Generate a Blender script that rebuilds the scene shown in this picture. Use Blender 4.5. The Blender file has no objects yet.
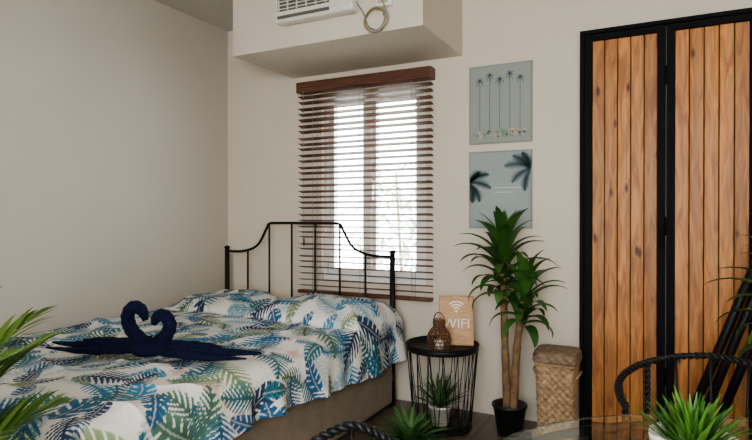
import bpy, math, random
import numpy as np
from mathutils import Vector, Matrix
random.seed(7); np.random.seed(7)
S=bpy.context.scene
pi=math.pi
try: S.view_settings.look='AgX - Medium High Contrast'
except Exception as e: print(e)

# ---------------------------------------------------------------- materials
def new_mat(name):
    m=bpy.data.materials.new(name); m.use_nodes=True
    nt=m.node_tree; b=nt.nodes['Principled BSDF']
    return m,nt,b
def simple(name,col,rough=.5,metal=0,noise=0,nscale=20,bump=0,bscale=60,**kw):
    m,nt,b=new_mat(name)
    b.inputs['Base Color'].default_value=(*col,1); b.inputs['Roughness'].default_value=rough
    b.inputs['Metallic'].default_value=metal
    tc=nt.nodes.new('ShaderNodeTexCoord')
    if noise:
        n=nt.nodes.new('ShaderNodeTexNoise'); n.inputs['Scale'].default_value=nscale; n.inputs['Detail'].default_value=4
        nt.links.new(tc.outputs['Object'],n.inputs['Vector'])
        r=nt.nodes.new('ShaderNodeValToRGB')
        r.color_ramp.elements[0].position=.3; r.color_ramp.elements[1].position=.7
        r.color_ramp.elements[0].color=(*[c*(1-noise) for c in col],1)
        r.color_ramp.elements[1].color=(*[min(1,c*(1+noise)) for c in col],1)
        nt.links.new(n.outputs['Fac'],r.inputs['Fac']); nt.links.new(r.outputs['Color'],b.inputs['Base Color'])
    if bump:
        n2=nt.nodes.new('ShaderNodeTexNoise'); n2.inputs['Scale'].default_value=bscale; n2.inputs['Detail'].default_value=5
        nt.links.new(tc.outputs['Object'],n2.inputs['Vector'])
        bp=nt.nodes.new('ShaderNodeBump'); bp.inputs['Strength'].default_value=bump; bp.inputs['Distance'].default_value=.01
        nt.links.new(n2.outputs['Fac'],bp.inputs['Height']); nt.links.new(bp.outputs['Normal'],b.inputs['Normal'])
    for k,v in kw.items(): b.inputs[k.replace('_',' ')].default_value=v
    return m
def wood(name,c1,c2,axis='Z',scale=6,rough=.5,knots=False,island=.25):
    m,nt,b=new_mat(name); N=nt.nodes.new; L=nt.links.new
    b.inputs['Roughness'].default_value=rough
    tc=N('ShaderNodeTexCoord'); mp=N('ShaderNodeMapping')
    sc={'X':(.12,1,1),'Y':(1,.12,1),'Z':(1,1,.12)}[axis]
    mp.inputs['Scale'].default_value=tuple(s*scale for s in sc)
    geo=N('ShaderNodeNewGeometry')
    add=N('ShaderNodeVectorMath'); add.operation='ADD'
    sca=N('ShaderNodeVectorMath'); sca.operation='SCALE'; sca.inputs['Scale'].default_value=13.0
    comb=N('ShaderNodeCombineXYZ')
    for i in range(3): L(geo.outputs['Random Per Island'],comb.inputs[i])
    L(comb.outputs[0],sca.inputs[0]); L(tc.outputs['Object'],add.inputs[0]); L(sca.outputs[0],add.inputs[1])
    L(add.outputs[0],mp.inputs['Vector'])
    n=N('ShaderNodeTexNoise'); n.inputs['Scale'].default_value=4; n.inputs['Detail'].default_value=8; n.inputs['Distortion'].default_value=1.2
    L(mp.outputs[0],n.inputs['Vector'])
    r=N('ShaderNodeValToRGB'); r.color_ramp.elements[0].position=.35; r.color_ramp.elements[1].position=.65
    r.color_ramp.elements[0].color=(*c1,1); r.color_ramp.elements[1].color=(*c2,1)
    L(n.outputs['Fac'],r.inputs['Fac'])
    hs=N('ShaderNodeHueSaturation')
    mr=N('ShaderNodeMapRange'); mr.inputs['To Min'].default_value=1-island; mr.inputs['To Max'].default_value=1+island
    L(geo.outputs['Random Per Island'],mr.inputs['Value']); L(mr.outputs[0],hs.inputs['Value'])
    L(r.outputs['Color'],hs.inputs['Color'])
    out=hs.outputs['Color']
    if knots:
        mp2=N('ShaderNodeMapping'); mp2.inputs['Scale'].default_value=(13,4,4.6) if axis=='Z' else (5,11,11)
        L(add.outputs[0],mp2.inputs['Vector'])
        v=N('ShaderNodeTexVoronoi'); v.inputs['Scale'].default_value=1.0
        L(mp2.outputs[0],v.inputs['Vector'])
        kr=N('ShaderNodeValToRGB'); kr.color_ramp.elements[0].position=.07; kr.color_ramp.elements[0].color=(.2,.09,.05,1)
        kr.color_ramp.elements[1].position=.16; kr.color_ramp.elements[1].color=(1,1,1,1)
        L(v.outputs['Distance'],kr.inputs['Fac'])
        mx=N('ShaderNodeMix'); mx.data_type='RGBA'; mx.blend_type='MULTIPLY'; mx.inputs['Factor'].default_value=1
        L(out,mx.inputs[6]); L(kr.outputs['Color'],mx.inputs[7]); out=mx.outputs[2]
    L(out,b.inputs['Base Color'])
    return m
def attr_mat(name,rough=.8):
    m,nt,b=new_mat(name)
    a=nt.nodes.new('ShaderNodeAttribute'); a.attribute_name='Col'
    nt.links.new(a.outputs['Color'],b.inputs['Base Color']); b.inputs['Roughness'].default_value=rough
    tc=nt.nodes.new('ShaderNodeTexCoord'); n=nt.nodes.new('ShaderNodeTexNoise'); n.inputs['Scale'].default_value=26; n.inputs['Detail'].default_value=3
    bp=nt.nodes.new('ShaderNodeBump'); bp.inputs['Strength'].default_value=.3; bp.inputs['Distance'].default_value=.02
    nt.links.new(tc.outputs['Object'],n.inputs['Vector']); nt.links.new(n.outputs['Fac'],bp.inputs['Height']); nt.links.new(bp.outputs['Normal'],b.inputs['Normal'])
    return m
def leafmat(name,c1,c2,scale=14,rough=.45):
    m,nt,b=new_mat(name); N=nt.nodes.new; L=nt.links.new
    geo=N('ShaderNodeNewGeometry'); r=N('ShaderNodeValToRGB')
    r.color_ramp.elements[0].color=(*c1,1); r.color_ramp.elements[1].color=(*c2,1)
    L(geo.outputs['Random Per Island'],r.inputs['Fac']); L(r.outputs['Color'],b.inputs['Base Color'])
    b.inputs['Roughness'].default_value=rough; b.inputs['Specular IOR Level'].default_value=.3
    return m
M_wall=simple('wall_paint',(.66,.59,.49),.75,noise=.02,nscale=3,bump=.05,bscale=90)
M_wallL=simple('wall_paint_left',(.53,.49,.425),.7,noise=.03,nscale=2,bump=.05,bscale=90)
M_ceil=simple('ceiling_paint',(.54,.51,.45),.8,noise=.02,nscale=3)
M_black=simple('black_metal',(.008,.008,.009),.45,0,noise=.2,nscale=40,Specular_IOR_Level=.3)
M_blackd=simple('black_door_frame',(.006,.006,.007),.7,0,noise=.2,nscale=40,Specular_IOR_Level=.15)
M_blackp=simple('black_plastic',(.012,.012,.013),.4,noise=.2,nscale=30)
M_door=wood('pine_boards',(.29,.105,.024),(.54,.23,.062),'Z',9,.5,knots=True,island=.2)
M_blind=wood('blind_wood',(.085,.034,.02),(.15,.064,.036),'X',10,.45,island=.1)
M_white=simple('white_frame',(.75,.76,.74),.4,noise=.02,nscale=10)
M_ac=simple('ac_plastic',(.72,.70,.62),.4,noise=.02,nscale=8)
M_acd=simple('ac_dark',(.12,.12,.11),.5,noise=.1,nscale=8)
M_cable=simple('cable_rubber',(.36,.26,.08),.5,noise=.2,nscale=30)
M_cable2=simple('cable_grey',(.25,.25,.25),.5,noise=.2,nscale=30)
M_towel=simple('navy_terry',(.008,.011,.040),.95,noise=.35,nscale=60,bump=.9,bscale=220,Specular_IOR_Level=.2)
M_bed=attr_mat('tropical_fabric',.75)
M_skirt=simple('bed_base_fabric',(.26,.21,.16),.9,noise=.1,nscale=15,bump=.3,bscale=120)
M_bark=simple('bark',(.20,.12,.06),.8,noise=.4,nscale=30,bump=.7,bscale=60)
M_drac=leafmat('dracaena_leaf',(.012,.055,.012),(.07,.17,.032))
M_areca=leafmat('areca_leaf',(.025,.075,.012),(.13,.21,.04))
M_agave=leafmat('agave_leaf',(.025,.09,.025),(.08,.18,.055))
M_grass=leafmat('grass_leaf',(.015,.065,.01),(.09,.20,.03))
M_soil=simple('soil',(.04,.025,.015),.95,noise=.5,nscale=60,bump=.8,bscale=90)
M_potw=simple('white_ceramic',(.7,.68,.63),.3,noise=.02,nscale=9)
M_ltwood=wood('sign_wood',(.40,.215,.09),(.56,.33,.15),'X',12,.5)
M_sign=simple('sign_white',(.80,.78,.72),.5,noise=.02,nscale=9)
M_rattan=simple('rattan_red',(.13,.055,.028),.6,noise=.3,nscale=60)
M_wick=simple('wicker',(.40,.27,.155),.7,noise=.4,nscale=45,bump=.3,bscale=150)
M_wickd=simple('wicker_lid',(.22,.155,.10),.7,noise=.35,nscale=45,bump=.3,bscale=150)
M_post1=simple('poster_sage',(.29,.32,.29),.6,noise=.04,nscale=6)
M_post2=simple('poster_blue',(.30,.35,.34),.6,noise=.04,nscale=6)
M_palmd=simple('poster_palm_ink',(.035,.075,.085),.6,noise=.1,nscale=30)
M_pink=simple('poster_flower',(.60,.35,.30),.6,noise=.1,nscale=30)
M_pgreen=simple('poster_green',(.16,.27,.18),.6,noise=.2,nscale=60)
M_frame=simple('poster_frame',(.27,.27,.25),.5,noise=.02,nscale=10)
M_print=simple('poster_text',(.6,.6,.55),.6,noise=.02,nscale=10)
def glass(name,col=(1,1,1),rough=0):
    m,nt,b=new_mat(name)
    b.inputs['Base Color'].default_value=(*col,1); b.inputs['Roughness'].default_value=rough
    b.inputs['Transmission Weight'].default_value=1; b.inputs['IOR'].default_value=1.5
    return m
M_glass=glass('table_glass',(.86,.94,.91))
def floor_mat():
    m,nt,b=new_mat('floor_vinyl'); N=nt.nodes.new; L=nt.links.new
    tc=N('ShaderNodeTexCoord'); mp=N('ShaderNodeMapping'); mp.inputs['Rotation'].default_value=(0,0,pi/2)
    br=N('ShaderNodeTexBrick'); br.inputs['Scale'].default_value=1; br.inputs['Brick Width'].default_value=.9; br.inputs['Row Height'].default_value=.15
    br.inputs['Mortar Size'].default_value=.003
    br.inputs['Color1'].default_value=(.14,.105,.08,1); br.inputs['Color2'].default_value=(.10,.075,.06,1); br.inputs['Mortar'].default_value=(.03,.025,.02,1)
    L(tc.outputs['Object'],mp.inputs[0]); L(mp.outputs[0],br.inputs['Vector'])
    mp2=N('ShaderNodeMapping'); mp2.inputs['Scale'].default_value=(30,3,1); L(tc.outputs['Object'],mp2.inputs[0])
    n=N('ShaderNodeTexNoise'); n.inputs['Scale'].default_value=1; n.inputs['Detail'].default_value=6; L(mp2.outputs[0],n.inputs['Vector'])
    mx=N('ShaderNodeMix'); mx.data_type='RGBA'; mx.blend_type='OVERLAY'; mx.inputs['Factor'].default_value=.6
    L(br.outputs['Color'],mx.inputs[6]); L(n.outputs['Fac'],mx.inputs[7]); L(mx.outputs[2],b.inputs['Base Color'])
    b.inputs['Roughness'].default_value=.35
    return m
M_floor=floor_mat()

# ---------------------------------------------------------------- mesh builder
class MB:
    def __init__(s): s.v=[]; s.f=[]; s.m=[]; s.sm=[]
    def add(s,vs,fs,mat=0,smooth=False):
        o=len(s.v); s.v+= [tuple(p) for p in vs]
        for f in fs: s.f.append([i+o for i in f]); s.m.append(mat); s.sm.append(smooth)
    def box(s,x0,x1,y0,y1,z0,z1,mat=0,M=None,bev=0):
        if bev>0:
            vs,fs=bmesh_box(x0,x1,y0,y1,z0,z1,bev)
        else:
            vs=[(x,y,z) for x in(x0,x1) for y in(y0,y1) for z in(z0,z1)]
            fs=[(0,1,3,2),(4,6,7,5),(0,4,5,1),(2,3,7,6),(0,2,6,4),(1,5,7,3)]
        if M: vs=[M@Vector(p) for p in vs]
        s.add(vs,fs,mat)
    def tube(s,pts,r,seg=8,mat=0,closed=False,flat=None):
        pts=[Vector(p) for p in pts]; n=len(pts)
        rr=r if hasattr(r,'__len__') else [r]*n
        T=[]
        for i in range(n):
            if closed: t=pts[(i+1)%n]-pts[i-1]
            else: t=pts[min(i+1,n-1)]-pts[max(i-1,0)]
            T.append(t.normalized() if t.length>1e-9 else Vector((0,0,1)))
        up=Vector((0,0,1)) if abs(T[0].z)<.9 else Vector((1,0,0))
        nrm=(up-T[0]*up.dot(T[0])).normalized(); vs=[]
        for i in range(n):
            nrm=(nrm-T[i]*nrm.dot(T[i])).normalized(); b=T[i].cross(nrm)
            for k in range(seg):
                a=2*pi*k/seg; fl=flat if flat else 1
                vs.append(pts[i]+nrm*(math.cos(a)*rr[i]*fl)+b*(math.sin(a)*rr[i]))
        fs=[]
        for i in range(n if closed else n-1):
            j=(i+1)%n
            for k in range(seg):
                l=(k+1)%seg; fs.append((i*seg+k,i*seg+l,j*seg+l,j*seg+k))
        if not closed:
            fs.append(tuple(range(seg))[::-1]); fs.append(tuple((n-1)*seg+k for k in range(seg)))
        s.add(vs,fs,mat,True)
    def rope(s,pts,r,twist=.02,mat=0):
        pts=resample([Vector(p) for p in pts],.006); n=len(pts)
        for ph in (0,pi):
            out=[];up=Vector((.3,.2,1)).normalized()
            for i in range(n):
                t=(pts[min(i+1,n-1)]-pts[max(i-1,0)]).normalized()
                nn=(up-t*up.dot(t)).normalized(); up=nn; b=t.cross(nn)
                a=ph+i*.006/twist*pi
                out.append(pts[i]+(nn*math.cos(a)+b*math.sin(a))*r*.6)
            s.tube(out,r*.68,6,mat)
    def lathe(s,prof,c,seg=32,mat=0,smooth=True,cap=True):
        vs=[];n=len(prof)
        for (r,z) in prof:
            for k in range(seg):
                a=2*pi*k/seg; vs.append((c[0]+r*math.cos(a),c[1]+r*math.sin(a),c[2]+z))
        fs=[]
        for i in range(n-1):
            for k in range(seg):
                l=(k+1)%seg; fs.append((i*seg+k,i*seg+l,(i+1)*seg+l,(i+1)*seg+k))
        if cap: fs.append(tuple(range(seg))[::-1]); fs.append(tuple((n-1)*seg+k for k in range(seg)))
        s.add(vs,fs,mat,smooth)
    def blade(s,base,az,elev,L,W,droop,mat=0,n=8,fold=.25,prof='lance'):
        p=Vector(base); e=elev; vs=[]; st=L/n
        side=Vector((-math.sin(az),math.cos(az),0))
        for i in range(n+1):
            t=i/n
            d=Vector((math.cos(az)*math.cos(e),math.sin(az)*math.cos(e),math.sin(e)))
            upn=side.cross(d)*-1
            if prof=='lance': w=W*.5*(math.sin(pi*min(1,.18+.82*t))**.8 if t<1 else .02)
            else: w=W*.5*((1-t)**.7+.02)
            w=max(w,.0004)
            vs+= [p-side*w+upn*w*fold, p, p+side*w+upn*w*fold]
            p=p+d*st; e-=droop/n*(.4+1.2*t)
        fs=[]
        for i in range(n):
            a=i*3; fs+=[(a,a+1,a+4,a+3),(a+1,a+2,a+5,a+4)]
        s.add(vs,fs,mat,True)
    def build(s,name,mats,parent=None):
        me=bpy.data.meshes.new(name); me.from_pydata(s.v,[],s.f)
        for m in mats: me.materials.append(m)
        me.polygons.foreach_set('material_index',s.m); me.polygons.foreach_set('use_smooth',s.sm)
        me.update(); o=bpy.data.objects.new(name,me); S.collection.objects.link(o)
        if parent: o.parent=parent
        return o
import bmesh
def bmesh_box(x0,x1,y0,y1,z0,z1,bev):
    bm=bmesh.new(); bmesh.ops.create_cube(bm,size=1)
    for v in bm.verts: v.co=Vector(((x0+x1)/2+v.co.x*(x1-x0),(y0+y1)/2+v.co.y*(y1-y0),(z0+z1)/2+v.co.z*(z1-z0)))
    bmesh.ops.bevel(bm,geom=bm.edges[:],offset=bev,segments=2,affect='EDGES',profile=.5)
    bm.verts.index_update()
    vs=[v.co.copy() for v in bm.verts]; fs=[[v.index for v in f.verts] for f in bm.faces]; bm.free()
    return vs,fs
def resample(pts,st):
    out=[pts[0]]; 
    for a,b in zip(pts[:-1],pts[1:]):
        k=max(1,int(round((b-a).length/st)))
        for i in range(1,k+1): out.append(a.lerp(b,i/k))
    return out
def spl(P,n=10,closed=False):
    P=[Vector(p) for p in P]; N=len(P); out=[]
    rng=N if closed else N-1
    for i in range(rng):
        if closed: a,b,c,d=P[i-1],P[i],P[(i+1)%N],P[(i+2)%N]
        else: a,b,c,d=P[max(i-1,0)],P[i],P[i+1],P[min(i+2,N-1)]
        for k in range(n):
            t=k/n; out.append(.5*((2*b)+(c-a)*t+(2*a-5*b+4*c-d)*t*t+(3*b-3*c+d-a)*t**3))
    if not closed: out.append(P[-1])
    return out
def empty(name,loc=(0,0,0)):
    e=bpy.data.objects.new(name,None); e.location=loc; S.collection.objects.link(e); return e

# ---------------------------------------------------------------- room
XL,XR,YB,YF,H=-2.874,1.35,0,-4.6,2.50
b=MB(); b.box(XL-.12,XR+.12,YF-.12,.12,-.1,0); b.build('floor',[M_floor])
b=MB(); b.box(XL-.12,XR+.12,YF-.12,.12,H,H+.1); b.build('ceiling',[M_ceil])
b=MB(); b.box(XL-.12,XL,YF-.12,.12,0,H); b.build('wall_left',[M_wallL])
b=MB(); b.box(XR,XR+.12,YF-.12,.12,0,H); b.build('wall_right',[M_wall])
wx0,wx1,wz0,wz1=-2.06,-1.31,.72,1.96
b=MB(); b.box(XL,wx0,0,.12,0,H); b.box(wx1,XR,0,.12,0,H); b.box(wx0,wx1,0,.12,0,wz0); b.box(wx0,wx1,0,.12,wz1,H)
b.build('wall_back',[M_wall])
rx0,rx1,rz0,rz1=-.9,.9,.85,2.1
b=MB(); b.box(XL,rx0,YF-.12,YF,0,H); b.box(rx1,XR,YF-.12,YF,0,H); b.box(rx0,rx1,YF-.12,YF,0,rz0); b.box(rx0,rx1,YF-.12,YF,rz1,H)
b.build('wall_front',[M_wall])
b=MB(); b.box(-2.29,-1.08,-.61,-.001,2.09,H-.001); b.build('trim_1',[M_wall])
b=MB()
def wframe(b,x0,x1,z0,z1,w,y0,y1):
    b.box(x0,x0+w,y0,y1,z0,z1); b.box(x1-w,x1,y0,y1,z0,z1); b.box(x0+w,x1-w,y0,y1,z0,z0+w); b.box(x0+w,x1-w,y0,y1,z1-w,z1)
wframe(b,wx0+.002,wx1-.002,wz0+.002,wz1-.002,.03,.02,.09)
xm=-1.715
wframe(b,wx0+.034,xm-.003,wz0+.034,wz1-.034,.045,.03,.075)
wframe(b,xm+.003,wx1-.034,wz0+.034,wz1-.034,.045,.03,.075)
b.box(xm-.018,xm+.018,.015,.085,wz0+.034,wz1-.034)
b.box(xm+.02,xm+.035,.0,.03,1.25,1.37)
b.build('window_1',[M_white])
b=MB(); wframe(b,rx0+.002,rx1-.002,rz0+.002,rz1-.002,.05,YF-.09,YF-.03); b.box(-.025,.025,YF-.08,YF-.04,rz0+.05,rz1-.05)
b.build('window_2',[M_white])

# blinds
b=MB(); bx0,bx1=-2.205,-1.253
b.box(bx0-.005,bx1+.005,-.085,-.005,1.965,2.035,0,bev=.004)
b.box(bx0,bx1,-.075,-.02,.635,.655,0,bev=.003)
zz=.69; i=0
while zz<1.955:
    M=Matrix.Translation((0,-.047,zz))@Matrix.Rotation(math.radians(-12+random.uniform(-2,2)),4,'X')@Matrix.Rotation(random.uniform(-.003,.003),4,'Y')
    vs=[];fs=[]
    for k,yy in enumerate((-.025,-.012,0,.012,.025)):
        zc=.0025*(1-(yy/.025)**2)
        for x in(bx0,bx1):
            for dz in (-.0013,.0013): vs.append(M@Vector((x,yy,zc+dz)))
    for k in range(4):
        o=k*4; fs+=[(o+1,o+5,o+7,o+3),(o,o+2,o+6,o+4),(o,o+4,o+5,o+1),(o+2,o+3,o+7,o+6)]
    fs+=[(0,1,3,2),(16,18,19,17)]
    b.add(vs,fs,0); zz+=.039; i+=1
for x in (bx0+.12,(bx0+bx1)/2,bx1-.12):
    for yy in(-.075,-.02): b.tube([(x,yy,.65),(x,yy,1.97)],.0016,5,1)
b.tube(spl([(bx0+.06,-.088,1.97),(bx0+.062,-.09,1.5),(bx0+.06,-.088,1.0)]),.002,5,1)
b.tube([(bx0+.06,-.088,1.0),(bx0+.06,-.088,.95)],.007,8,0)
b.build('wooden_blinds',[M_blind,M_cable2])

# outside greenery
M_tree=leafmat('tree_leaf',(.30,.38,.28),(.6,.66,.56))
b=MB()
for i in range(1000):
    c=(random.gauss(-2.15,.38),random.uniform(1.6,2.4),random.uniform(-.2,1.4)+random.gauss(0,.2))
    b.blade(c,random.uniform(0,2*pi),random.uniform(-1,1),random.uniform(.08,.15),.045,random.uniform(0,1),0,3)
for x in (-2.5,-2.1): b.tube([(x,2,-1),(x+.1,2.05,.4),(x+.05,2,1.6)],[.03,.02,.01],8,1)
b.build('garden_shrub',[M_tree,M_bark])
b=MB(); b.box(-8,6,.6,8,-1.2,-1.0); b.build('ground',[simple('ground_concrete',(.4,.4,.36),.9,noise=.2,nscale=3)])

# ---------------------------------------------------------------- closet bifold door
b=MB(); dy0,dy1=-.055,-.002
T=2.10
b.box(-.415,-.395,dy0,dy1,0,T+.02); b.box(.385,.41,dy0,dy1,0,T+.02); b.box(-.395,.385,dy0,dy1,T,T+.02)
for (a,c) in ((-.392,-.010),(-.006,.381)):
    w=.036
    b.box(a,a+w,-.05,-.012,.012,T-.004); b.box(c-w,c,-.05,-.012,.012,T-.004)
    b.box(a+w,c-w,-.05,-.012,.012,.055); b.box(a+w,c-w,-.05,-.012,T-.035,T-.004)
    n=5; bw=(c-a-2*w)/n
    for k in range(n):
        x=a+w+k*bw; b.box(x+.0018,x+bw-.0018,-.036,-.018,.056,T-.036,1,bev=.003)
    b.box(a+w,c-w,-.017,-.013,.056,T-.036,0)
for z in (.3,1.05,1.8): b.tube([(-.008,-.056,z),(-.008,-.056,z+.09)],.008,8,0)
b.box(-.03,-.018,-.075,-.05,.98,1.10,0,bev=.004)
b.build('door_1',[M_blackd,M_door])

# ---------------------------------------------------------------- AC unit, outlet, cable
b=MB()
ax0,ax1,az0,az1=-1.93,-1.44,2.205,2.475
b.box(ax0,ax1,-.68,-.612,az0,az1,0,bev=.012)
b.box(ax0+.02,ax1-.14,-.686,-.679,az0+.06,az1-.02,1)
for k in range(9):
    z=az0+.07+k*.02; M=Matrix.Translation((0,-.688,z))@Matrix.Rotation(.5,4,'X')
    b.box(ax0+.02,ax1-.14,-.008,.006,-.002,.002,0,M)
for k in range(6): x=ax0+.03+k*.06; b.box(x,x+.004,-.696,-.684,az0+.06,az1-.02,0)
b.box(ax1-.125,ax1-.02,-.687,-.679,az0+.03,az1-.02,0,bev=.003)
for z in (az0+.08,az0+.16): 
    b.tube([(ax1-.07,-.687,z),(ax1-.07,-.70,z)],.022,16,1)
b.box(ax0+.02,ax1-.14,-.688,-.679,az0+.02,az0+.035,1)
b.build('window_air_conditioner',[M_ac,M_acd])
b=MB(); b.box(-1.33,-1.24,-.64,-.611,2.21,2.33,0,bev=.006); b.box(-1.31,-1.26,-.665,-.64,2.225,2.27,1,bev=.004)
b.build('wall_outlet',[M_white,M_ac])
b=MB()
c=Vector((-1.335,-.632,2.15))
for j in range(3):
    r=.056+.005*j
    b.tube([c+Vector((math.cos(a)*r+.004*j,-.006*j+.004*math.sin(3*a),math.sin(a)*r*.95-.003*j)) for a in [2*pi*k/40 for k in range(40)]],.0036,7,j%2,closed=True)
b.tube(spl([(-1.45,-.645,2.27),(-1.42,-.64,2.225),(-1.40,-.635,2.19),(-1.37,-.64,2.12),(-1.33,-.65,2.095)]),.0036,7,1)
b.tube(spl([(-1.285,-.64,2.16),(-1.272,-.65,2.20),(-1.28,-.668,2.235)]),.0036,7,0)
b.tube(spl([(-1.36,-.645,2.095),(-1.31,-.65,2.085),(-1.28,-.65,2.11),(-1.26,-.645,2.15),(-1.275,-.66,2.2)]),.006,7,1)
b.build('power_cable_coil',[M_cable,M_cable2])

# ---------------------------------------------------------------- posters
def poster(name,z0,z1,x0=-1.034,x1=-.672,kind=1):
    b=MB(); f=.010
    b.box(x0,x1,-.016,-.002,z0,z1,0,bev=.001)
    b.box(x0+f,x1-f,-.0175,-.0155,z0+f,z1-f,1)
    Y=-.0185; W=x1-x0; Hh=z1-z0
    def palm2d(cx,cz,r,n,mat,rot=0,w=.006,spread=2*pi):
        for k in range(n):
            a=rot+spread*k/n
            pts=[(cx,Y,cz)]
            for t in (.25,.5,.75,1): pts.append((cx+math.cos(a)*r*t,Y,cz+math.sin(a)*r*t-r*.45*t*t))
            vs=[];
            for q,p in enumerate(pts):
                ww=w*(1-abs(q/4-.35)*1.2)*.9
                vs+=[(p[0]-math.sin(a)*ww,Y-.0002*k,p[2]+math.cos(a)*ww),(p[0]+math.sin(a)*ww,Y-.0002*k,p[2]-math.cos(a)*ww)]
            b.add(vs,[(2*q,2*q+1,2*q+3,2*q+2) for q in range(4)],mat)
    def frond2d(cx,cz,a,L,mat,w=.05):
        p=[Vector((cx,Y,cz))]
        for k in range(1,15):
            t=k/14; aa=a-.9*t*(1 if math.cos(a)>0 else -1); p.append(p[-1]+Vector((math.cos(aa),0,math.sin(aa)))*L/14)
        for k in range(14):
            d=(p[k+1]-p[k]).normalized(); nn=Vector((-d.z,0,d.x)); w1=w*math.sin(pi*(.15+.8*k/14))
            b.add([p[k]+nn*.002,p[k]-nn*.002,p[k+1]-nn*.002,p[k+1]+nn*.002],[(0,1,2,3)],mat)
            for sg in(-1,1):
                tip=p[k]+nn*sg*w1+d*w1*.7; b.add([p[k]-d*.004,p[k]+d*.006,tip],[(0,1,2)],mat)
    if kind==1:
        for k in range(5):
            x=x0+W*(.18+.16*k); zt=z1-Hh*(.13 if k%2 else .19); zb=z0+Hh*.18
            b.box(x-.0012,x+.0012,Y,Y+.001,zb,zt,2)
            palm2d(x,zt,.030,8,2,rot=.2*k,w=.003)
        b.box(x0+.03,x1-.03,Y,Y+.001,z0+Hh*.10,z0+Hh*.105,3)
        for k in range(46):
            x=random.uniform(x0+.03,x1-.03); zc=z0+Hh*random.uniform(.09,.17)
            palm2d(x,zc,random.uniform(.008,.017),5,random.choice([3,4,4,2]),rot=random.uniform(0,3),w=.003)
    else:
        for (dx,dz,a,L,w) in ((.01,.10,2.6,.15,.035),(.01,.11,2.0,.13,.035),(.01,.11,3.3,.13,.03),(.01,.12,4.0,.12,.03),(.01,.10,1.6,.10,.03)):
            frond2d(x1-dx,z1-dz,a,L,2,w)
        for (dx,dz,a,L,w) in ((.01,.17,.8,.12,.03),(.01,.18,.2,.13,.03),(.01,.19,-.6,.12,.03),(.01,.18,1.3,.09,.03),(.01,.2,-1.0,.1,.03)):
            frond2d(x0+dx,z1-dz,a,L,2,w)
        for r in range(2):
            x=x0+W*.42
            while x<x0+W*(.80-.1*r):
                w=random.uniform(.006,.014); b.box(x,x+w,Y,Y+.001,z0+Hh*(.52-.06*r),z0+Hh*(.532-.06*r),5); x+=w+.005
    b.build(name,[M_frame,M_post1 if kind==1 else M_post2,M_palmd,M_pink,M_pgreen,M_print])
poster('palm_poster',1.562,2.012,kind=1)
poster('palm_poster.001',1.075,1.518,kind=2)

# ---------------------------------------------------------------- bed
bed=empty('bed',(-2.1,-1.2,0))
def child(o): 
    o.parent=bed; o.matrix_parent_inverse=Matrix.Translation((2.1,1.2,0)); return o
b=MB(); hy=-.13; hx0,hx1=-2.765,-1.475
for x in (hx0,hx1):
    b.tube([(x,hy,0),(x,hy,.925)],.017,10,0); b.lathe([(.005,0),(.021,.004),(.021,.012),(.005,.02)],(x,hy,.92),12,0)
cx=(hx0+hx1)/2
arch=[(hx0,hy,.90),(hx0+.15,hy,.905),(hx0+.27,hy,.95),(hx0+.345,hy,1.06),(hx0+.37,hy,1.095),(hx0+.45,hy,1.10),(cx,hy,1.10),(hx1-.45,hy,1.10),(hx1-.37,hy,1.095),(hx1-.345,hy,1.06),(hx1-.27,hy,.95),(hx1-.15,hy,.905),(hx1,hy,.90)]
A=spl(arch,8); b.tube(A,.009,8,0)
def zat(x): 
    return min(A,key=lambda p:abs(p.x-x)).z
for k in range(1,7):
    x=hx0+(hx1-hx0)*k/7; b.tube([(x,hy,.30),(x,hy,zat(x))],.0065,8,0)
b.tube([(hx0,hy,.30),(hx1,hy,.30)],.012,8,0)
b.tube([(hx0,hy,.56),(hx1,hy,.56)],.009,8,0)
for x in (hx0,hx1): b.box(x-.015,x+.015,-2.18,hy,.16,.20,0)
for x in (hx0,hx1): b.tube([(x,-2.17,0),(x,-2.17,.28)],.017,10,0)
b.box(hx0,hx1,-2.18,-2.15,.16,.20,0)
child(b.build('headboard_frame',[M_black]))
b=MB(); b.box(-2.80,-1.452,-2.19,-.165,.03,.36,0,bev=.02); 
child(b.build('box_spring',[M_skirt]))
b=MB(); b.box(-2.80,-1.46,-2.20,-.165,.362,.51,0,bev=.04)
child(b.build('mattress',[M_sign]))

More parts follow.
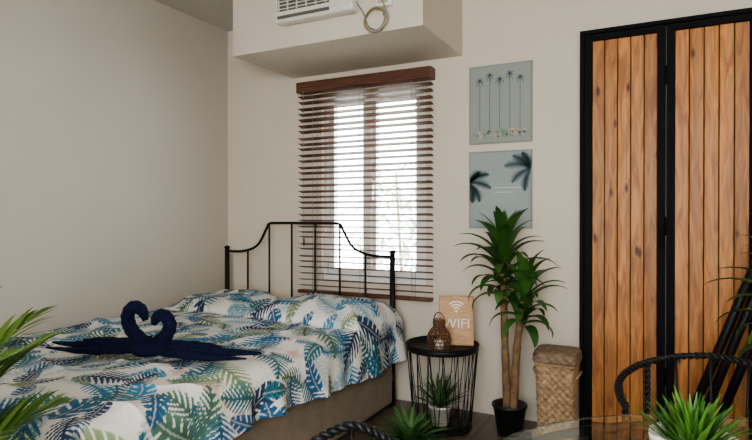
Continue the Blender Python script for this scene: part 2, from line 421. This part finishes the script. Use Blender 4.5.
pal=[((.012,.042,.11),6),((.018,.11,.24),7),((.045,.23,.40),7),((.025,.165,.22),6),((.08,.18,.13),2),((.24,.32,.18),1),((.36,.53,.62),2),((.22,.38,.47),2)]
cols=[c for c,w in pal for _ in range(w)]
def paint(U,V,seed,u0,u1,v0,v1,dens=62,sz=1.0):
    R=np.random.RandomState(seed); C=np.empty((len(U),3)); C[:]=(.77,.77,.75)
    n=int(dens*(u1-u0)*(v1-v0)/sz**2)
    items=[]
    for k in range(n//2): items.append(('pale',))
    for k in range(n//5): items.append(('flower',))
    for k in range(n): items.append(('frond',) if R.rand()<.58 else ('broad',))
    gx=max(1,int(round(math.sqrt(n*(u1-u0)/(v1-v0))))); gy=int(math.ceil(n/gx)); cells=[(i,j) for i in range(gx) for j in range(gy)]; R.shuffle(cells)
    ci=0
    for it in items:
        if it[0] in('frond','broad'):
            i,j=cells[ci%len(cells)]; ci+=1
            cu=u0+(i+R.uniform(.1,.9))/gx*(u1-u0); cv=v0+(j+R.uniform(.1,.9))/gy*(v1-v0)
        else: cu=R.uniform(u0,u1); cv=R.uniform(v0,v1)
        a=R.uniform(0,2*pi); ca,sa=math.cos(a),math.sin(a)
        L=R.uniform(.12,.25)*sz
        near=np.nonzero((abs(U-cu)<L)&(abs(V-cv)<L))[0]
        if len(near)==0: continue
        du=U[near]-cu; dv=V[near]-cv; s=(du*ca+dv*sa)/L; t=(-du*sa+dv*ca)
        if it[0]=='flower':
            rr=np.hypot(du,dv); th=np.arctan2(dv,du)
            rad=.045*sz*(.65+.35*np.abs(np.cos(2.5*th+a)))
            m=rr<rad; c=np.array([(.74,.55,.52),(.78,.67,.60),(.75,.69,.53)][R.randint(3)])
            C[near[m]]=c*(.75+.3*(rr[m]/rad[m]))[:,None]; continue
        s=s+.5; t=t-R.uniform(-.35,.35)*L*(s-.5)**2*2
        ok=(s>0)&(s<1)
        if it[0]=='broad':
            W=.24*L; N=6
            w=W*np.sin(pi*np.clip(s,0,1)**.75)**.6
            ph=(s*N-np.abs(t)/W*.9)%1
            m=ok&(np.abs(t)<w)&~((ph>.72)&(np.abs(t)>w*.30))
        else:
            W=.31*L; N=R.randint(8,12)
            w=W*np.sin(pi*np.clip(s*.9+.1,0,1))**.75
            ph=(s*N-np.abs(t)/W*2.2)%1
            duty=.78-.42*np.clip(np.abs(t)/(w+1e-6),0,1)
            m=ok&(np.abs(t)<w)&((np.abs(ph-.35)<duty*.5)|(np.abs(t)<.005*sz))
        c=np.array(cols[R.randint(len(cols))])
        if it[0]=='pale': c=np.array([(.56,.64,.67),(.69,.67,.58),(.61,.68,.67)][R.randint(3)])
        f=.75+.6*(np.abs(t)/ (W+1e-6))
        cc=np.clip(c[None,:]*f[:,None],0,.8)
        vein=(np.abs(t)<.0028*sz)&m; 
        C[near[m]]=cc[m]
        if it[0]!='frond': C[near[vein]]=c*.4+.38
    return C
def setcol(me,C):
    at=me.color_attributes.new('Col','FLOAT_COLOR','POINT')
    at.data.foreach_set('color',np.hstack([C,np.ones((len(C),1))]).astype(np.float32).ravel())
def gridmesh(name,X,Y,Z,C,mat,closed=False):
    nu,nv=X.shape
    idx=np.arange(nu*nv).reshape(nu,nv)
    F=np.stack([idx[:-1,:-1],idx[:-1,1:],idx[1:,1:],idx[1:,:-1]],-1).reshape(-1,4)
    me=bpy.data.meshes.new(name); me.from_pydata(np.stack([X,Y,Z],-1).reshape(-1,3).tolist(),[],F.tolist())
    me.materials.append(mat); me.polygons.foreach_set('use_smooth',[True]*len(me.polygons)); setcol(me,C); me.update()
    o=bpy.data.objects.new(name,me); S.collection.objects.link(o); return o
def snoise(U,V,seed,freq,n=7):
    R=np.random.RandomState(seed); out=np.zeros_like(U)
    for k in range(n):
        a=R.uniform(0,2*pi); f=freq*R.uniform(.6,1.7)
        out+=np.sin((U*math.cos(a)+V*math.sin(a))*f+R.uniform(0,6)+1.3*np.sin((U*math.sin(a)-V*math.cos(a))*f*.5+R.uniform(0,6)))
    return out/n
def drape(a,flat,rad,L):
    arc=rad*pi/2
    h=np.where(a<flat,a,np.where(a<flat+arc,flat+rad*np.sin((a-flat)/rad),flat+rad))
    d=np.where(a<flat,0,np.where(a<flat+arc,rad*(1-np.cos((a-flat)/rad)),rad+a-flat-arc))
    return h,d
ztop=.555; st=.0042
fx=1.38; rd=.075; hang=.15
fyl=2.02
a=np.arange(0,fx+rd*pi/2+hang,st); c=np.arange(0,fyl+rd*pi/2+hang,st)
Ag,Cg=np.meshgrid(a,c,indexing='ij')
hx,dx=drape(Ag,fx,rd,hang); hyy,dy=drape(Cg,fyl,rd,hang)
X=-2.845+hx; Y=-.165-hyy; 
drop=np.maximum(dx,dy)
wr=snoise(Ag,Cg,3,9,8)*.015+snoise(Ag,Cg,4,28,8)*.006
ridge=(1-np.abs(snoise(Ag,Cg,5,11,5)))**5*.018
Z=ztop-drop+(wr+ridge)*np.clip(1-drop/.1,0,1)
def bump(cx,cy,hx_,hy_,t):
    U=np.clip(np.abs(X-cx)/hx_,0,1); W=np.clip(np.abs(Y-cy)/hy_,0,1)
    return t*(np.clip((1-U**3)*(1-W**2.6),0,1))**.55
edgefade=np.clip(1-dx/.12,0,1)
Z=Z+np.maximum(bump(-1.77,-.40,.40,.27,.115),bump(-2.50,-.38,.34,.24,.09))*edgefade*(1+.14*snoise(Ag,Cg,9,16,6))
ed=np.clip((dx-.05)/.2,0,1); X=X+ed*(.022*np.sin(Cg*17+1.5*np.sin(Cg*5))+.012*np.sin(Cg*37)) +ed*.02
ed2=np.clip((dy-.05)/.2,0,1); Y=Y-ed2*(.02*np.sin(Ag*17))
Z=Z-np.clip((dx-.1)/.15,0,1)*.035*np.sin(Cg*3.1+.5)
colr=paint(Ag.ravel(),Cg.ravel(),11,-.05,a[-1]+.05,-.05,c[-1]+.05,dens=66)
duv=gridmesh('bedspread',X,Y,Z,colr,M_bed)
sm=duv.modifiers.new('thick','SOLIDIFY'); sm.thickness=.008; sm.offset=-1
child(duv)

# ---------------------------------------------------------------- towel swans
cT=Vector((-1.86,-1.60,.597))
tw=empty('towel_swan_pair',cT)
b=MB(); ax=Vector((.965,.26,0)).normalized(); pz=Vector((0,0,1)); ay=Vector((-ax.y,ax.x,0))
for sg in (-1,1):
    o=cT+ax*(.012*sg)
    pr=[(.0,.02),(.030,.045),(.070,.085),(.088,.130),(.076,.168),(.050,.180),(.022,.162),(.006,.125)] if sg<0 else [(.0,.02),(.03,.04),(.062,.07),(.078,.105),(.066,.138),(.043,.150),(.02,.138),(.006,.11)]
    pts=spl([o+ax*(sg*x)+pz*(z) for x,z in pr],6)
    n=len(pts); b.tube(pts,[(.030-.008*k/n if k<n*.85 else .022*(1-(k/n-.85)*4.0))*(1+.06*math.sin(k*1.7)) for k in range(n)],12,0)
    for j,(L,r,yo,zo,bend) in enumerate([(.46,.032,0,.012,.02),(.43,.024,-.045,.006,-.05),(.40,.024,.045,.008,.05),(.30,.036,.01,.03,.01)]):
        P=[o+ax*(sg*L*t)+ay*(yo*math.sin(pi*min(1,.25+.75*t))+bend*t*t)+pz*(zo+.012*math.sin(5*t+j)*(1-t)) for t in [k/14 for k in range(15)]]
        b.tube(P,[max(.004,r*(1.15-.95*(k/14)**1.6)*(1+.10*math.sin(k*2.1+j))) for k in range(15)],10,0,flat=.75)
b.lathe([(.01,-.01),(.06,-.008),(.075,.01),(.06,.035),(.02,.045)],cT,20,0)
o=b.build('folded_towel',[M_towel]); o.parent=tw; o.matrix_parent_inverse=Matrix.Translation(-cT)

# ---------------------------------------------------------------- side table
b=MB(); tc=Vector((-1.09,-.31,0)); R=.195; zt=.435
b.lathe([(R-.006,zt-.012),(R,zt-.012),(R,zt+.018),(R-.004,zt+.018),(R-.006,zt-.004),(.001,zt-.004)],tc,48,0)
b.lathe([(R-.006,zt-.012),(.001,zt-.012)],tc,48,0,cap=False)
b.tube([tc+Vector((math.cos(t)*R,math.sin(t)*R,zt+.018)) for t in [2*pi*k/48 for k in range(48)]],.005,6,0,closed=True)
rb=.155
b.tube([tc+Vector((math.cos(t)*rb,math.sin(t)*rb,.012)) for t in [2*pi*k/48 for k in range(48)]],.006,6,0,closed=True)
b.lathe([(rb,.012),(rb,.018),(.001,.018)],tc,48,0)
nb=16
for k in range(nb):
    a0=2*pi*k/nb
    for d in (-1,1):
        a1=a0+d*pi/nb*.9
        b.tube([tc+Vector((math.cos(a0)*R*.985,math.sin(a0)*R*.985,zt-.005)),tc+Vector((math.cos(a1)*rb,math.sin(a1)*rb,.014))],.0025,6,0)
b.build('wire_side_table',[M_black])

# ---------------------------------------------------------------- things on the side table
zt2=zt-.003
ws=empty('wifi_sign',(-1.035,-.225,zt2))
Mw=Matrix.Translation((-1.035,-.235,zt2+.001))@Matrix.Rotation(math.radians(19),4,'Z')@Matrix.Rotation(math.radians(-7),4,'X')
b=MB(); b.box(-.095,.095,-.007,.007,0,.27,0,Mw,bev=.004)
def arc2(r0,r1,a0,a1,cz,mat=1,n=16,y=-.0085):
    vs=[];
    for k in range(n+1):
        a=a0+(a1-a0)*k/n; vs+=[Mw@Vector((math.cos(a)*r0,y,cz+math.sin(a)*r0)),Mw@Vector((math.cos(a)*r1,y,cz+math.sin(a)*r1))]
    b.add(vs,[(2*k,2*k+1,2*k+3,2*k+2) for k in range(n)],mat)
for r in (.018,.034,.050): arc2(r,r+.008,pi*.25,pi*.75,.185)
arc2(.0001,.008,0,2*pi,.188)
b.box(-.02,.02,.007,.075,0,.008,0,Mw)
b.tube([Mw@Vector((0,.07,.008)),Mw@Vector((0,.01,.17))],.005,6,0)
o=b.build('board',[M_ltwood,M_sign]); o.parent=ws; o.matrix_parent_inverse=Matrix.Translation(-Vector(ws.location))
fc=bpy.data.curves.new('wifi_text','FONT'); fc.body='WIFI'; fc.size=.075; fc.align_x='CENTER'; fc.extrude=.001
fo=bpy.data.objects.new('lettering',fc); S.collection.objects.link(fo); fc.materials.append(M_sign)
fo.parent=ws; fo.matrix_parent_inverse=Matrix.Translation(-Vector(ws.location)); fo.matrix_basis=Mw@Matrix.Translation((0,-.0085,.095))@Matrix.Rotation(pi/2,4,'X')
b=MB(); lc=Vector((-1.08,-.385,zt-.007))
prof=[(.045,.0),(.055,.012),(.060,.03),(.062,.05),(.061,.068),(.058,.085),(.050,.099),(.042,.11),(.03,.125),(.030,.135),(.032,.145),(.03,.16)]
for k in range(14):
    for sg in(-1,1):
        b.tube([lc+Vector((r*math.cos(2*pi*k/14+sg*z*6),r*math.sin(2*pi*k/14+sg*z*6),z+.006)) for r,z in prof],.0022,5,0)
for r,z in prof[::1]:
    b.tube([lc+Vector((r*math.cos(t),r*math.sin(t),z+.006)) for t in [2*pi*k/24 for k in range(24)]],.0026,5,0,closed=True)
b.lathe([(.04,.004),(.045,.008),(.001,.010)],lc,20,0)
b.lathe([(.025,.010),(.025,.06),(.001,.062)],lc,16,1)
b.tube([lc+Vector((.03*math.cos(t),0,.16+.045*math.sin(t))) for t in [pi*k/12 for k in range(13)]],.003,6,0)
b.build('rattan_lantern',[M_rattan,M_sign])

# ---------------------------------------------------------------- plants
def pot(b,c,r0,r1,h,mp=0,msoil=1):
    b.lathe([(r0*.9,0),(r0,.004),(r1,h),(r1+.006,h+.002),(r1+.006,h+.014),(r1-.004,h+.014),(r1-.008,h-.012),(.001,h-.012)],c,32,mp)
    b.lathe([(r1-.009,h-.014),(.002,h-.004)],c,24,msoil,cap=False)
b=MB(); c=(-1.09,-.34,.02); pot(b,c,.042,.058,.095)
for k in range(40):
    e=1.45-1.15*(k/40)
    b.blade((c[0],c[1],c[2]+.09),k*2.399,e,random.uniform(.17,.23),.024,.35,2,6,.3,'spike')
for i,p in enumerate(b.v):
    dx_,dy_=p[0]-tc.x,p[1]-tc.y; rr=math.hypot(dx_,dy_)
    if rr>.15: b.v[i]=(tc.x+dx_*.15/rr,tc.y+dy_*.15/rr,p[2])
b.build('potted_agave',[M_potw,M_soil,M_agave])
def dracaena(name,px,py,trunks,potr=.085,poth=.15,W=.055):
    b=MB(); c=(px,py,0); pot(b,c,potr*.72,potr,poth)
    for (pts,crowns) in trunks:
        P=spl([Vector((px+x,py+y,z)) for x,y,z in pts],6); n=len(P)
        b.tube(P,[.023-.006*k/n+.0015*math.sin(k*1.9) for k in range(n)],10,2)
        for (dz,N,Lm,span) in crowns:
            top=P[-1]+Vector((0,0,dz))
            for k in range(N):
                t=k/N; az=k*2.399+random.uniform(-.2,.2)
                base=top+Vector((0,0,-span*t))
                e=1.42-1.15*t+random.uniform(-.1,.1)
                Ln=Lm*random.uniform(.85,1.1)*(.70+.35*math.sin(pi*min(1,t+.15)))
                b.blade(base,az,e,Ln,W,1.75*(.5+t),3,10,.3)
    lim=-.035
    for i,p in enumerate(b.v):
        if p[1]>lim-.06: b.v[i]=(p[0],lim-.06*math.exp(-(p[1]-lim+.06)/.06),p[2])
    b.build(name,[M_blackp,M_soil,M_bark,M_drac])
dracaena('potted_dracaena',-.735,-.26,[
 ([(-.01,0,.13),(-.02,0,.35),(-.025,-.01,.6),(-.035,.0,.92)],[(0.06,40,.30,.27)]),
 ([(.02,0,.13),(.03,-.01,.3),(.045,-.01,.5),(.08,-.02,.72)],[(.07,32,.255,.22)])],W=.056)
dracaena('potted_dracaena.001',.43,-.66,[
 ([(0,0,.13),(.0,0,.4),(.01,0,.84)],[(.10,46,.36,.36)])],.11,.18)
def areca(name,px,py,fr,pr=.12,ph=.22):
    b=MB(); c=(px,py,0); pot(b,c,pr*.75,pr,ph)
    for (az,e,L,dr) in fr:
        p=Vector((px+.03*math.cos(az),py+.03*math.sin(az),ph-.02)); P=[p]; E=e; n=26
        for k in range(n):
            d=Vector((math.cos(az)*math.cos(E),math.sin(az)*math.cos(E),math.sin(E))); P.append(P[-1]+d*L/n); E-=dr/n*(.2+1.6*k/n)
        b.tube(P,[.005-.0038*k/n for k in range(n+1)],6,2)
        for k in range(9,n+1):
            t=(k-9)/(n-9); l=.20*math.sin(pi*(.25+.68*t))**.8
            d=(P[k]-P[k-1]).normalized(); hd=math.atan2(d.y,d.x); el=math.asin(max(-1,min(1,d.z)))
            for sg in(-1,1):
                b.blade(P[k],hd+sg*(.75-.35*t)+random.uniform(-.08,.08),el*.8+random.uniform(.0,.2),l,.017,.6,3,6,.2)
    b.build(name,[M_blackp,M_soil,M_areca,M_areca])
areca('potted_areca_palm',-1.545,-2.665,[(.9,1.4,.74,.9),(.3,1.35,.58,1.0),(1.6,1.38,.80,1.0),(2.6,1.3,.8,1.2),(3.6,1.25,.75,1.2),(4.6,1.3,.7,1.2),(5.4,1.3,.60,1.2),(1.2,1.5,.78,.6),(.0,1.45,.60,.8),(2.0,1.45,.82,.7),(.6,1.30,.52,1.0),(1.3,1.25,.60,1.1),(1.0,1.45,.66,.8)])
b=MB(); c=(-1.04,-.86,0); pot(b,c,.05,.065,.09)
for k in range(80):
    b.blade((c[0],c[1],.09),k*2.399,1.3-1.0*k/80,random.uniform(.15,.24),.02,1.1,2,6,.3)
b.build('potted_fern',[M_blackp,M_soil,M_agave])

# ---------------------------------------------------------------- wicker hamper
b=MB(); hc=Vector((-.502,-.205,0))
def sq(t,n=6):
    ct,s_=math.cos(t),math.sin(t); return (abs(ct)**n+abs(s_)**n)**(-1/n)
rows=22; seg=192; vs=[];fs=[]; sub=4
for i in range(rows*sub+1):
    z=.004+.40*i/(rows*sub); w=.086+.012*i/(rows*sub)
    env=abs(math.sin(pi*(i%sub)/sub))
    for k in range(seg):
        t=2*pi*k/seg; r=sq(t)*w+.0055*env*math.sin(18*t+pi*((i//sub)%2))-.002*(1-env)
        vs.append(hc+Vector((r*math.cos(t),r*math.sin(t),z)))
for i in range(rows*sub):
    for k in range(seg):
        l=(k+1)%seg; fs.append((i*seg+k,i*seg+l,(i+1)*seg+l,(i+1)*seg+k))
fs.append(tuple(range(seg))[::-1]); b.add(vs,fs,0,True)
for z,w in ((.40,.102),(.012,.09)):
    b.tube([hc+Vector((sq(t)*w*math.cos(t),sq(t)*w*math.sin(t),z)) for t in [2*pi*k/64 for k in range(64)]],.006,8,0,closed=True)
vs=[];fs=[]
LP=[(.100,.408),(.108,.408),(.111,.414),(.111,.42),(.110,.426),(.110,.432),(.109,.440),(.107,.448),(.104,.458),(.09,.464),(.06,.468),(.03,.470),(.002,.471)]
for i,(w,z) in enumerate(LP):
    for k in range(seg):
        t=2*pi*k/seg; r=sq(t)*w+(.004*math.sin(18*t+pi*((i//2)%2)) if w>.05 else 0)
        vs.append(hc+Vector((r*math.cos(t),r*math.sin(t),z)))
for i in range(len(LP)-1):
    for k in range(seg):
        l=(k+1)%seg; fs.append((i*seg+k,i*seg+l,(i+1)*seg+l,(i+1)*seg+k))
b.add(vs,fs,1,True)
for sg in (-1,1):
    b.tube(spl([hc+Vector((sg*.099,-.035,.33)),hc+Vector((sg*.113,-.03,.355)),hc+Vector((sg*.113,.03,.355)),hc+Vector((sg*.099,.035,.33))]),.006,8,0)
b.build('wicker_hamper',[M_wick,M_wickd])

# ---------------------------------------------------------------- glass table and plant
b=MB(); g=Vector((.203,-2.42,0)); TR=.5
b.lathe([(.001,.742),(TR-.002,.742),(TR,.744),(TR,.748),(TR-.002,.750),(.001,.750)],g,96,0,smooth=False)
top=b.build('glass_top',[M_glass])
et=empty('glass_dining_table',g); 
b=MB()
b.tube([g+Vector((math.cos(t)*(TR-.03),math.sin(t)*(TR-.03),.732)) for t in [2*pi*k/72 for k in range(72)]],.009,8,0,closed=True)
b.tube([g+Vector((math.cos(t)*.22,math.sin(t)*.22,.25)) for t in [2*pi*k/48 for k in range(48)]],.007,8,0,closed=True)
for k in range(4):
    t=pi/4+k*pi/2; d=Vector((math.cos(t),math.sin(t),0))
    b.tube(spl([g+d*(TR-.03)+Vector((0,0,.73)),g+d*.33+Vector((0,0,.55)),g+d*.22+Vector((0,0,.25)),g+d*.34+Vector((0,0,.008))]),.009,8,0)
base=b.build('metal_base',[M_black])
for o in (top,base): o.parent=et; o.matrix_parent_inverse=Matrix.Translation(-g)
b=MB(); c=(.032,-2.318,.7505); pot(b,c,.038,.05,.070)
for k in range(130):
    t=k/130; b.blade((c[0]+.03*math.cos(k*2.399)*t,c[1]+.03*math.sin(k*2.399)*t,c[2]+.066),k*2.399,1.52-.95*t,random.uniform(.05,.085),.011,.35,2,5,.3,'spike')
b.build('potted_succulent',[M_potw,M_soil,M_grass])

# ---------------------------------------------------------------- wire tub chairs
def chair(name,cx,cy,face,h=.73,dk=.075):
    b=MB(); r=.26
    M=Matrix.Translation((cx,cy,0))@Matrix.Rotation(face,4,'Z')
    def rail(t):
        zz=h-dk*(abs(t)/2.0)**1.3
        return M@Vector((-math.cos(t)*r*1.02,math.sin(t)*r,zz))
    top=[rail(-1.95+3.9*k/40) for k in range(41)]
    def legp(sg): return spl([M@Vector((.22,sg*.22,.0)),M@Vector((.19,sg*.235,.25)),M@Vector((.16,sg*.245,.42)),M@Vector((.12,sg*.246,.50)),top[0 if sg<0 else -1]],8)
    b.rope(top,.009,.018)
    for sg in(-1,1): b.rope(legp(sg),.008,.018)
    for sg in(-1,1):
        t=sg*.75
        b.rope(spl([M@Vector((-.24,sg*.2,0)),M@Vector((-.2,sg*.18,.44)),rail(t)],8),.008,.018)
    for t in (-1.35,-.38,0,.38,1.35):
        q=M.inverted()@rail(t)
        b.tube([M@Vector((q.x*.88,q.y*.88,.44)),rail(t)],.004,6,0)
    b.tube([M@Vector((math.cos(t)*.225,math.sin(t)*.225,.44)) for t in [2*pi*k/48 for k in range(48)]],.009,8,0,closed=True)
    b.lathe([(.22,.437),(.222,.445),(.2,.465),(.12,.472),(.001,.474)],M@Vector((0,0,0)),40,1)
    b.build(name,[M_black,M_cush])
M_cush=simple('seat_cushion',(.05,.05,.05),.8,noise=.3,nscale=40)
chair('wire_chair',.136,-1.476,math.radians(-86),h=.715)
chair('wire_chair.001',-.445,-2.44,math.radians(-60),h=.712,dk=.34)

# ---------------------------------------------------------------- folded black rack leaning on the back wall
b=MB()
for dx_ in (0,.05,.12):
    b.tube([(.0+dx_*.9,-.42,.020),(.60+dx_*.9,-.07,1.60)],.019,8,0)
for t in (.12,.5,.85):
    p0=Vector((.0,-.42,.020)).lerp(Vector((.60,-.07,1.60)),t); b.tube([p0,p0+Vector((.11,0,0))],.009,8,0)
b.build('folded_metal_rack',[M_black])

# ---------------------------------------------------------------- ceiling lamp (real fixture) and lights
b=MB(); lp=(-.5,-2.7,H-.001)
b.lathe([(.18,0),(.185,-.02),(.18,-.05),(.16,-.055),(.001,-.056)],lp,40,0)
mE,ntE,bE=new_mat('lamp_diffuser'); bE.inputs['Base Color'].default_value=(1,.95,.85,1); bE.inputs['Emission Color'].default_value=(1,.86,.68,1); bE.inputs['Emission Strength'].default_value=2
b.build('ceiling_lamp',[mE])
def area(name,loc,rot,sx,sy,P,col,shape='RECTANGLE'):
    l=bpy.data.lights.new(name,'AREA'); l.shape=shape; l.size=sx; l.size_y=sy; l.energy=P; l.color=col
    o=bpy.data.objects.new(name,l); o.location=loc; o.rotation_euler=rot; S.collection.objects.link(o); return o
area('ceiling_lamp_light',(-.5,-2.7,H-.07),(0,0,0),.36,.36,7,(1,.84,.66),'DISK')
area('window_daylight',(.3,YF+.02,1.475),(pi/2,0,0),1.2,1.15,41,(1,.96,.90))
po=area('window_portal',((wx0+wx1)/2,.11,(wz0+wz1)/2),(-pi/2,0,0),.75,1.24,1,(1,1,1)); po.data.cycles.is_portal=True

w=bpy.data.worlds.new('World'); S.world=w; w.use_nodes=True
bg=w.node_tree.nodes['Background']; bg.inputs['Color'].default_value=(.90,.96,1,1); bg.inputs['Strength'].default_value=15.0

cd=bpy.data.cameras.new('camera'); cam=bpy.data.objects.new('camera',cd); S.collection.objects.link(cam)
cam.location=(0,-3.23,1.14); cam.rotation_euler=(math.radians(89.7),0,math.radians(27.1))
cd.sensor_width=36; cd.lens=36*570/752; cd.clip_start=.02
S.camera=cam
